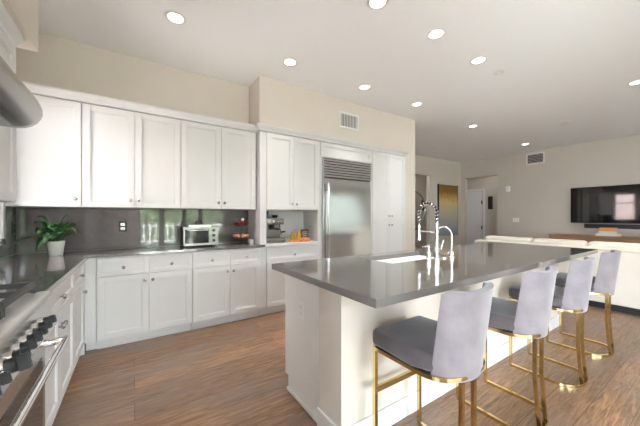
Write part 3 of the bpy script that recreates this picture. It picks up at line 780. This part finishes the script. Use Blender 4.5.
# ------------------------------------------------------------------ bar stools
def outline(hw, yf, yb, r=.03, nb=16, depth=.13):
    """U-shaped plan: straight front (+y), rounded back (-y)"""
    P = [(hw - r, yf), (-hw + r, yf)]
    P += [(-hw + r - r * math.sin(k * PI / 8), yf - r + r * math.cos(k * PI / 8)) for k in range(1, 5)]
    ys = yb + depth
    for k in range(nb + 1):
        a = PI + PI * k / nb; c = math.cos(a); s_ = math.sin(a)
        P.append((hw * math.copysign(abs(c) ** .75, c), ys + depth * math.copysign(abs(s_) ** .75, s_)))
    P += [(hw - r + r * math.cos(k * PI / 8), yf - r + r * math.sin(k * PI / 8)) for k in range(0, 4)]
    return P
def make_stool(loc, label, group):
    t = thing('bar_stool', label, 'bar stool', loc, 0, group)
    # seat cushion
    b = NB(); poly(b, outline(.205, .217, -.196, depth=.15), .584, .668, .022)
    # a soft crown on top
    obj('seat', b, M['seatvelvet'], t, smooth=True)
    # backrest shell
    b = NB(); NU, NV = 22, 10; th = .038; O = []; I = []
    for j in range(NV + 1):
        v = j / NV
        for i in range(NU + 1):
            u = -1 + 2 * i / NU; a = u * math.radians(80)
            hw = .178 + .010 * v; dep = .125 - .015 * v
            lean = .045 * v
            zt = .948 + .014 * abs(u) ** 2.2 - .02 * (abs(u) ** 8)
            zb = .550 + .02 * abs(u) ** 2; z = zb + (zt - zb) * v
            if abs(u) > .9 and v < .25: z += .0
            x = hw * math.sin(a) / math.sin(math.radians(80)); y = -.235 + dep * (1 - math.cos(a)) - lean
            nx, ny = math.sin(a), -math.cos(a)
            # taper the shell towards the sides near the top
            O.append((x, y, z)); q = th * (1 - .35 * abs(u) ** 3)
            I.append((x - nx * q, y - ny * q, z))
    VO = [b.verts.new(p) for p in O]; VI = [b.verts.new(p) for p in I]; R = NU + 1
    for j in range(NV):
        for i in range(NU):
            k = j * R + i
            b.faces.new((VO[k], VO[k + 1], VO[k + R + 1], VO[k + R])); b.faces.new((VI[k], VI[k + R], VI[k + R + 1], VI[k + 1]))
    for i in range(NU):
        b.faces.new((VO[i], VI[i], VI[i + 1], VO[i + 1])); k = NV * R + i; b.faces.new((VO[k], VO[k + 1], VI[k + 1], VI[k]))
    for j in range(NV):
        k = j * R; b.faces.new((VO[k], VO[k + R], VI[k + R], VI[k])); k = j * R + NU; b.faces.new((VO[k], VI[k], VI[k + R], VO[k + R]))
    rim = [e for e in b.edges if len(e.link_faces) == 2 and e.calc_face_angle(0) > 1.0]
    bmesh.ops.bevel(b, geom=rim, offset=.013, segments=3, affect='EDGES', profile=.5)
    obj('backrest', b, M['velvet'], t, smooth=True)
    b = NB(); poly(b, outline(.188, .205, -.212, depth=.15), .562, .583, .002); obj('seat_pan', b, M['dark'], t)
    # brass seat band
    P = outline(.192, .212, -.222, depth=.15); b = NB(); sweep(b, [(x, y, .570) for x, y in P], sq(.022, .018), closed=True)
    b2 = NB()
    obj('seat_frame', b, M['brass'], t)
    # floor rail: U with rounded back
    pts = [(-.185, .205, .012)]
    hwb = .185; yb = -.228; ys = -.11
    pts += [(-hwb, ys, .012)] + [(-hwb * math.cos(PI * k / 20), ys - (ys - yb) * math.sin(PI * k / 20), .012) for k in range(1, 20)] + [(hwb, ys, .012), (.185, .205, .012)]
    b = NB(); sweep(b, pts, sq(.02, .02)); obj('floor_rail', b, M['brass'], t)
    for s_ in (-1, 1):
        b = NB(); box(b, s_ * .185 - .010, s_ * .185 + .010, .190, .212, .0235, .560, .001, 1); obj('leg', b, M['brass'], t)
    for s_ in (-1, 1):
        pp = [(s_ * .05, -.200, .560), (s_ * .05, -.200, .40), (s_ * .05, -.200, .30), (s_ * .05, -.206, .22), (s_ * .05, -.211, .14), (s_ * .05, -.218, .07), (s_ * .05, -.224, .0235)]
        b = NB(); sweep(b, pp, sq(.019, .019), up=(1, 0, 0)); obj('leg', b, M['brass'], t)
    obj('footrest', box(NB(), -.174, .174, .192, .210, .325, .355, .001, 1), M['brass'], t)
    return t
G = 'velvet bar stools along the island'
st = make_stool((1.262, .89, 0), 'lilac-grey velvet bar stool on brass legs nearest the camera, at the island corner', G)
for x, lb in ((2.055, 'lilac-grey velvet bar stool with brass legs, second from the near corner of the island'),
              (2.85, 'lilac-grey velvet bar stool with brass legs, third from the near corner of the island'),
              (3.66, 'lilac-grey velvet bar stool at the far island end, in front of the sofa')):
    dup(st, (x, .89, 0), lb)

# ------------------------------------------------------------------ sofa
t = thing('sofa', 'long cream sofa seen from behind, facing the television', 'sofa', (5.36, 0, 0))
Y0, Y1 = -1.45, 2.80
obj('sofa_base', box(NB(), .01, 1.0, Y0, Y1, .09, .42, .015), M['sofa'], t, smooth=True)
obj('back_frame', box(NB(), 0, .17, Y0, Y1, .085, .80, .015, 3), M['sofa'], t, smooth=True)
b = NB(); box(b, -.004, .18, Y0, Y1, .801, .83, .012, 3); obj('top_welt', b, M['sofa'], t, smooth=True)
for a, c in ((1.97, 2.72), (1.29, 1.95), (.45, 1.27), (-.45, .43), (-1.42, -.47)):
    b = NB(); box(b, .185, .40, a, c, .52, .905, .05, 4); obj('back_cushion', b, M['sofa'], t, smooth=True)
    b = NB(); box(b, .19, 1.02, a, c, .425, .545, .03, 3); obj('seat_cushion', b, M['sofa'], t, smooth=True)
obj('underside_shade', box(NB(), .04, .9, Y0 + .05, Y1 - .05, .0, .088), M['dark'], t)  # black block stands in for the shaded gap beneath the sofa

# ------------------------------------------------------------------ TV wall
t = thing('television', 'large black flat television mounted above the console', 'television', (XR, 1.43, 1.545))
TW, TH = 1.92, .87
TH2 = TH / 2; TW2 = TW / 2
obj('television_case', box(NB(), -.085, -.045, -TW2, TW2, -TH2, TH2, .004), M['blackplastic'], t)
obj('screen', box(NB(), -.0872, -.0852, -TW2 + .012, TW2 - .012, -TH2 + .02, TH2 - .012), M['tvscreen'], t)
obj('wall_mount', box(NB(), -.044, -.001, -.2, .2, -.2, .2), M['blackplastic'], t)
t = thing('soundbar', 'long black soundbar mounted just under the television', 'soundbar', (XR, 1.47, 1.04))
obj('soundbar_case', box(NB(), -.115, -.001, -.66, .66, -.045, .055, .008), M['blackplastic'], t)
obj('silver_strip', box(NB(), -.112, -.01, -.63, .63, -.056, -.0455), M['steel'], t)
t = thing('console', 'wall-hung walnut media console under the television', 'console', (XR, 0, 0))
obj('console_body', box(NB(), -.43, -.001, -.2, 2.72, .50, .80, .004), M['console'], t)
obj('console_top', box(NB(), -.44, -.001, -.21, 2.73, .801, .83, .004), M['console'], t)
for k in range(4): obj('console_door', box(NB(), -.442, -.431, -.18 + k * .725, .53 + k * .725, .515, .79, .002), M['console'], t)
def book(y, z, l, w_, h, mat, label):
    t = thing('book', label, 'book', (8.99, y, z), .04)
    b = NB(); box(b, -w_ / 2, w_ / 2, -l / 2, l / 2, 0, .006); box(b, -w_ / 2, w_ / 2, -l / 2, l / 2, h - .006, h); box(b, -w_ / 2, -w_ / 2 + .006, -l / 2, l / 2, .006, h - .006)
    obj('cover', b, mat, t); obj('pages', box(NB(), -w_ / 2 + .007, w_ / 2 - .006, -l / 2 + .005, l / 2 - .005, .0065, h - .0065), M['paper'], t)
BG = 'books stacked on the console'
book(1.69, .8305, .38, .28, .045, M['whitebook'], 'widest white book at the bottom of the stack on the console')
book(1.69, .876, .30, .24, .06, M['creambook'], 'cream book in the middle of the stack on the console')
book(1.69, .9365, .28, .22, .045, M['orangebook'], 'wider orange book under the top one in the stack')
book(1.69, .982, .27, .21, .03, M['orangebook'], 'smaller orange book on top of the stack under the television')
def plate(name, label, cat, loc, rz, w_, h, extra=True):
    o = thing(name, label, cat, loc, rz)
    obj('cover_plate', box(NB(), -w_ / 2, w_ / 2, -.008, -.0008, -h / 2, h / 2, .002), M['switch'], o)
    if extra: obj('rocker', box(box(NB(), -w_ * .32, -w_ * .06, -.012, -.008, -h * .3, h * .3, .001), w_ * .06, w_ * .32, -.012, -.008, -h * .3, h * .3, .001), M['trimw'], o)
    return o
plate('light_switch', 'white double light switch plate on the television wall', 'light switch', (XR, 3.63, 1.17), -PI / 2, .16, .12)
o = thing('thermostat', 'small white wall box high beside the hall opening', 'thermostat', (XR, 3.83, 2.08), -PI / 2)
obj('case', box(NB(), -.055, .055, -.04, -.001, -.075, .075, .008), M['switch'], o)
obj('face', box(NB(), -.045, .03, -.043, -.0405, -.05, .06, .001), M['trimw'], o)
# hall sconce
o = thing('wall_sconce', 'dark slim fixture on the hallway wall beside the door', 'wall sconce', (10.6, 4.98, 1.76), -PI / 2)
obj('back_plate', box(NB(), -.08, .08, -.02, -.001, -.23, .23, .004), M['dkframe'], o)
obj('shade', box(NB(), -.05, .05, -.06, -.021, -.15, .15, .006), M['dkframe'], o)
# art
o = thing('canvas_painting', 'tall abstract painting, gold above blending to grey below', 'painting', (8.42, YF, .66))
obj('canvas', box(NB(), -.52, .52, -.045, -.002, 0, 1.62, .003), M['art'], o)
obj('edge_frame', box(box(NB(), -.535, -.521, -.05, -.002, -.01, 1.63), .521, .527, -.05, -.002, -.01, 1.63), M['dkframe'], o)
# round mirror beyond the passage
o = thing('round_mirror', 'round dark-framed mirror on the wall beyond the passage', 'mirror', (8.15, 6.399, 1.48))
b = NB(); sweep(b, [(.68 * math.cos(2 * PI * k / 40), -.02, .68 * math.sin(2 * PI * k / 40)) for k in range(40)], sq(.05, .035), closed=True, up=(0, 1, 0)); obj('mirror_frame', b, M['nickel'], o, smooth=True)
b = NB(); cyl(b, (0, -.003, 0), (0, -.018, 0), .655, n=40); obj('mirror_glass', b, M['mirrorglass'], o)
area('hall_fill', (9.9, 4.6, CEIL - .02), (0, 0, 0), .3, .3, 2, (1, .95, .9), shape='DISK')  # unseen area light without a fixture, sets the hallway brightness
area('passage_fill', (7.2, 5.9, CEIL - .02), (0, 0, 0), .3, .3, 4, (1, .95, .9), shape='DISK')  # fixtureless fill light, out of view, brightens the passage

# ------------------------------------------------------------------ outlets on the backsplash
def black_outlet(label, loc, rz, sock='nickel'):
    o = thing('outlet', label, 'outlet', loc, rz)
    obj('cover_plate', box(NB(), -.037, .037, -.006, -.0008, -.058, .058, .002), M['blackplastic'], o)
    obj('socket', box(box(NB(), -.02, .02, -.009, -.006, .006, .04, .001), -.02, .02, -.009, -.006, -.04, -.006, .001), M[sock], o)
black_outlet('black outlet with metal sockets on the back wall backsplash', (-.11, YB - .012, 1.16), 0)
black_outlet('black outlet on the left wall close to the inside corner', (XL + .011, 3.735, 1.16), PI / 2, 'dark')

# ------------------------------------------------------------------ potted plant
ZC = .9155
t = thing('potted_plant', 'leafy green plant in a white tapered pot on the counter corner', 'potted plant', (-.60, 3.47, ZC))
t.scale = (.80, .80, .80)
b = NB(); lathe(b, [(0, 0), (.056, 0), (.060, .004), (.079, .158), (.081, .162), (.074, .162), (.072, .145), (0, .145)], n=36); obj('pot', b, M['pot'], t, smooth=True)
b = NB(); lathe(b, [(0, .1455), (.0715, .1455), (.0715, .149), (0, .152)], n=24); obj('soil', b, M['soil'], t)
def leaf(b, base_, yaw, reach, rise, droop, w_, curl=.3):
    n = 9; L = []; R = []; Mi = []
    d = Vector((math.cos(yaw), math.sin(yaw), 0)); s_ = Vector((-math.sin(yaw), math.cos(yaw), 0))
    for i in range(n + 1):
        u = i / n
        p = Vector(base_) + d * (reach * u) + Vector((0, 0, rise * math.sin(u * PI * .62) - droop * u * u))
        if u < .30: ww = .004
        else:
            q = (u - .30) / .70; ww = w_ * (math.sin(PI * min(1, q ** .72)) ** .8) + .002
        Mi.append(b.verts.new(p)); L.append(b.verts.new(p + s_ * ww + Vector((0, 0, curl * ww)))); R.append(b.verts.new(p - s_ * ww + Vector((0, 0, curl * ww))))
    for i in range(n):
        b.faces.new((L[i], Mi[i], Mi[i + 1], L[i + 1])); b.faces.new((Mi[i], R[i], R[i + 1], Mi[i + 1]))
b = NB(); rr = random.Random(3)
for k in range(38):
    yaw = k * 2.399 + rr.uniform(-.3, .3); ring_ = k / 38
    leaf(b, (rr.uniform(-.03, .03), rr.uniform(-.03, .03), .148), yaw, rr.uniform(.07, .17), rr.uniform(.05, .14) + .08 * (1 - ring_), rr.uniform(.0, .07), rr.uniform(.032, .050))
# long leaf reaching to the left, a broad drooping one at front left
leaf(b, (-.02, 0, .15), PI + .3, .30, .12, .16, .025)
leaf(b, (-.02, 0, .15), PI + .6, .26, .10, .10, .028)
leaf(b, (-.02, -.03, .15), PI + .75, .13, .10, .17, .048)
leaf(b, (0, -.03, .15), -1.9, .15, .12, .12, .040)
leaf(b, (-.01, 0, .15), PI - .2, .13, .25, .0, .035)
leaf(b, (.0, 0, .15), .3, .10, .27, .03, .036)
fo = obj('foliage', b, M['leaf'], t, smooth=True); fo.scale = (1.18, 1.18, 1.18); fo.location = (0, 0, -.025)
m_ = fo.modifiers.new('thick', 'SOLIDIFY'); m_.thickness = .0012
b = NB(); leaf(b, (.02, 0, .15), -.45, .19, .20, .09, .034); leaf(b, (.02, 0, .15), -.1, .17, .19, .06, .026)
o = obj('pale_leaf', b, M['leafpale'], t, smooth=True, label='yellowing pale leaves'); m_ = o.modifiers.new('thick', 'SOLIDIFY'); m_.thickness = .0012

# ------------------------------------------------------------------ toaster oven
t = thing('toaster_oven', 'stainless toaster oven on the back counter', 'toaster oven', (.46, 3.50, ZC))
TWd, THt = .385, .215
obj('oven_case', box(NB(), 0, TWd, .012, .26, .018, .018 + THt, .008), M['dark'], t)
b = NB(); box(b, .0, TWd, .0, .0115, .018, .045, .002); box(b, 0, TWd, 0, .0115, .205, .233, .002); box(b, 0, .018, 0, .0115, .045, .205, .002); box(b, .275, TWd, 0, .0115, .045, .205, .002)
obj('front_frame', b, M['steel_dk'], t)
dd = obj('oven_door', box(NB(), .019, .274, .003, .011, .046, .204), M['ovenglass'], t)
b = NB(); cyl(b, (.035, -.028, .195), (.26, -.028, .195), .006, n=12); cyl(b, (.05, -.028, .195), (.05, .002, .195), .004, n=8); cyl(b, (.245, -.028, .195), (.245, .002, .195), .004, n=8); obj('handle', b, M['steel'], dd, smooth=True)
for z in (.19, .13, .07):
    b = NB(); cyl(b, (.33, 0, z), (.33, -.014, z), .019, .017, 20); box(b, .327, .333, -.018, -.013, z - .015, z + .015); obj('knob', b, M['blackplastic'], t, smooth=True)
for xx in (.03, TWd - .03):
    for yy in (.04, .23): b = NB(); cyl(b, (xx, yy, 0), (xx, yy, .0175), .012, n=12); obj('foot', b, M['blackplastic'], t)
t = thing('roasting_rack', 'metal rack tray with black handle lying on the toaster oven', 'rack', (.52, 3.53, ZC + .2335))
b = NB(); box(b, 0, .25, 0, .2, 0, .004); box(b, 0, .25, 0, .006, .004, .02); box(b, 0, .25, .194, .2, .004, .02); box(b, 0, .006, .006, .194, .004, .02); box(b, .244, .25, .006, .194, .004, .02)
for k in range(9): cyl(b, (.02 + k * .026, .006, .018), (.02 + k * .026, .194, .018), .002, n=6)
obj('tray', b, M['steel'], t)
b = NB(); sweep(b, [(.09, .1, .021), (.09, .1, .055), (.10, .1, .065), (.15, .1, .065), (.16, .1, .055), (.16, .1, .021)], circ(.006, 8), up=(0, 1, 0)); obj('handle', b, M['blackplastic'], t, smooth=True)

# ------------------------------------------------------------------ two-tier fruit stand
FX, FY = 1.15, 3.585
t = thing('fruit_stand', 'two-tier wire fruit stand at the right end of the back counter', 'fruit stand', (FX, FY, ZC))
b = NB(); lathe(b, [(0, 0), (.055, 0), (.055, .005), (.008, .012), (.005, .33), (0, .33)], n=20); cyl(b, (0, 0, .32), (0, 0, .335), .008, n=10); obj('stem', b, M['wire'], t, smooth=True)
def bowl(z, r):
    b = NB()
    for k in range(4):
        f = k / 3; rr_ = r * (.5 + .5 * f ** .6); zz = z + .035 * f ** 1.6
        sweep(b, [(rr_ * math.cos(2 * PI * j / 28), rr_ * math.sin(2 * PI * j / 28), zz) for j in range(28)], circ(.0028, 6), closed=True)
    for j in range(14):
        a = 2 * PI * j / 14
        sweep(b, [(r * q * math.cos(a), r * q * math.sin(a), z + h_) for q, h_ in ((.06, 0), (.5, 0), (.82, .012), (.97, .025), (1, .035))], circ(.0022, 6))
    obj('basket', b, M['wire'], t, smooth=True)
bowl(.06, .125); bowl(.235, .095)
def fruit(name, label, cat, x, y, z, r, mat, grp, sz=.9):
    b = NB(); lathe(b, [(0, -r * sz * .92), (r * .45, -r * sz * .88), (r * .85, -r * sz * .45), (r, 0), (r * .9, r * sz * .45), (r * .5, r * sz * .82), (r * .15, r * sz * .92), (0, r * sz * .9)], n=18)
    o = thing(name, label, cat, (x, y, z), rr.uniform(0, 3), grp); obj('flesh', b, mat, o, smooth=True)
    b = NB(); cyl(b, (0, 0, r * sz * .88), (.003, 0, r * sz * 1.2), .003, .002, 6); obj('stem', b, M['soil'], o)
g1 = 'onions in the lower basket of the fruit stand'
for k in range(7):
    a = k * 2 * PI / 7 + .2
    fruit('onion', 'reddish-brown onion in the lower basket of the fruit stand', 'onion', FX + .076 * math.cos(a), FY + .076 * math.sin(a), ZC + .101, .0315, M['onion'], g1)
g2 = 'apples in the upper basket of the fruit stand'
for k in range(5):
    a = k * 2 * PI / 5 + .9
    fruit('apple', 'dark red apple in the upper basket of the fruit stand', 'apple', FX + .050 * math.cos(a), FY + .050 * math.sin(a), ZC + .270, .0275, M['apple'], g2)
fruit('garlic_bulb', 'pale garlic bulb on top of the red apples', 'garlic', FX + .01, FY - .03, ZC + .316, .022, M['garlic'], None)
t = thing('cup', 'small white cup beside the fruit stand at the counter end', 'cup', (1.275, 3.56, ZC))
obj('cup_bowl', lathe(NB(), [(0, 0), (.022, 0), (.030, .05), (.0315, .055), (.028, .055), (.020, .006), (0, .006)], n=20), M['pot'], t, smooth=True)
b = NB(); sweep(b, [(-.028, 0, .045), (-.044, 0, .042), (-.044, 0, .02), (-.026, 0, .014)], circ(.003, 6), up=(0, 1, 0)); obj('handle', b, M['pot'], t, smooth=True)

# ------------------------------------------------------------------ espresso machine in the niche
t = thing('espresso_machine', 'stainless espresso machine in the open niche', 'espresso machine', (1.40, 3.45, .9155))
obj('drip_tray', box(NB(), 0, .32, -.0, .30, .008, .06, .004), M['steel_dk'], t)
obj('drip_grate', box(NB(), .02, .30, .01, .13, .0605, .064), M['blackplastic'], t)
obj('machine_body', box(NB(), .01, .31, .14, .30, .0605, .245, .006), M['steel_dk'], t)
b = NB(); box(b, 0, .32, .04, .30, .2455, .335, .012, 3); obj('machine_head', b, M['steel_dk'], t, smooth=True)
b = NB(); cyl(b, (.16, .09, .2), (.16, .09, .245), .034, n=24); cyl(b, (.16, .09, .18), (.16, .09, .2), .030, n=24); cyl(b, (.16, .07, .19), (.19, -.06, .188), .010, .014, 12); obj('portafilter', b, M['blackplastic'], t, smooth=True)
b = NB(); cyl(b, (.27, .09, .245), (.28, .05, .10), .005, n=8); cyl(b, (.28, .06, .14), (.33, .03, .15), .012, n=12); obj('steam_wand', b, M['blackplastic'], t, smooth=True)
b = NB(); lathe(b, [(0, .0), (.018, .0), (.018, .004), (0, .004)]); obj('gauge', b, M['switch'], t, loc=(.16, .038, .29), rot=(PI / 2, 0, 0))
for xx in (.05, .09, .23, .27): b = NB(); cyl(b, (xx, .04, .29), (xx, .032, .29), .011, n=16); obj('button', b, M['chrome'], t, smooth=True)
b = NB(); cyl(b, (.09, .18, .3355), (.09, .18, .345), .05, n=24); lathe(b, [(0, .345), (.045, .345), (.055, .42), (.058, .425), (.05, .43), (0, .43)], (.09, .18, 0)); obj('bean_hopper', b, M['blackplastic'], t, smooth=True)
for xx in (.03, .29):
    for yy in (.03, .27): b = NB(); cyl(b, (xx, yy, 0), (xx, yy, .0078), .012, n=10); obj('foot', b, M['blackplastic'], t)
def smallcup(x, y, lb):
    o = thing('espresso_cup', lb, 'cup', (x, y, .9155 + .3355), 0, 'dark cups on the espresso machine')
    obj('cup_bowl', lathe(NB(), [(0, 0), (.018, 0), (.028, .04), (.026, .04), (.016, .004), (0, .004)], n=16), M['dark'], o, smooth=True)
    b = NB(); sweep(b, [(.025, 0, .034), (.038, 0, .03), (.036, 0, .014), (.020, 0, .010)], circ(.0025, 6), up=(0, 1, 0)); obj('handle', b, M['dark'], o)
smallcup(1.40 + .20, 3.45 + .12, 'dark espresso cup at the front on top of the espresso machine')
smallcup(1.40 + .26, 3.45 + .19, 'dark espresso cup behind the other on the espresso machine')

# tray with oils and sign
TXc, TYc = 1.955, 3.475
t = thing('serving_tray', 'orange-brown wooden tray in the niche beside the espresso machine', 'tray', (TXc, TYc, .9155))
b = NB(); sc = [(.17, .0), (.18, .004)]
ov = [(.175 * math.cos(2 * PI * k / 32), .105 * math.sin(2 * PI * k / 32)) for k in range(32)]
poly(b, ov, 0, .012, .002); obj('tray_base', b, M['clay'], t)
b = NB(); sweep(b, [(x * .97, y * .96, .0215) for x, y in ov], sq(.010, .018), closed=True); obj('tray_rim', b, M['clay'], t)
def bottle(x, y, h, r, mat, lb):
    o = thing('oil_bottle', lb, 'bottle', (x, y, .9155 + .0125), 0, 'oil bottles on the orange tray')
    obj('bottle_body', lathe(NB(), [(0, 0), (r, 0), (r * 1.02, .01), (r, h * .55), (r * .35, h * .72), (r * .32, h * .9), (0, h * .9)], n=20), mat, o, smooth=True)
    b = NB(); cyl(b, (0, 0, h * .9), (0, 0, h), r * .4, n=12); obj('cap', b, M['clay'], o, smooth=True)
bottle(TXc - .115, TYc + .015, .13, .022, M['oilb'], 'squat yellow-green oil bottle at the left of the orange tray')
bottle(TXc - .055, TYc + .03, .16, .023, M['oil'], 'golden oil bottle in the middle of the orange tray')
bottle(TXc - .01, TYc - .01, .185, .022, M['oil'], 'tallest golden oil bottle beside the framed sign on the tray')
for k in range(6):
    xx = -.10 + k * .045
    o = thing('mandarin', 'small orange mandarin at the front of the tray in the niche', 'mandarin', (TXc + xx, TYc - .065 + .02 * (abs(xx) / .1) ** 2, .9155 + .0125 + .021), 0, 'mandarins on the tray')
    obj('peel', sph(NB(), (0, 0, 0), .021, 1, 1, .95, 14), M['orangebook'], o, smooth=True)
    b = NB(); cyl(b, (0, 0, .019), (0, 0, .0225), .003, n=6); obj('stem', b, M['leaf'], o)
o = thing('framed_sign', 'small dark framed sign with pale lettering standing on the tray', 'framed sign', (TXc + .095, TYc + .03, .9155 + .0125), 0)
obj('frame', box(NB(), -.062, .062, -.0, .014, 0, .155, .003), M['dkframe'], o)
obj('panel', box(NB(), -.052, .052, -.003, -.0003, .010, .145), M['red'], o)
b = NB()
for z, hw in ((.118, .034), (.092, .042), (.066, .028), (.040, .040)):
    x = -hw
    while x < hw: box(b, x, x + .008, -.0045, -.0032, z - .006, z + .006); x += .013
obj('lettering', b, M['label'], o)
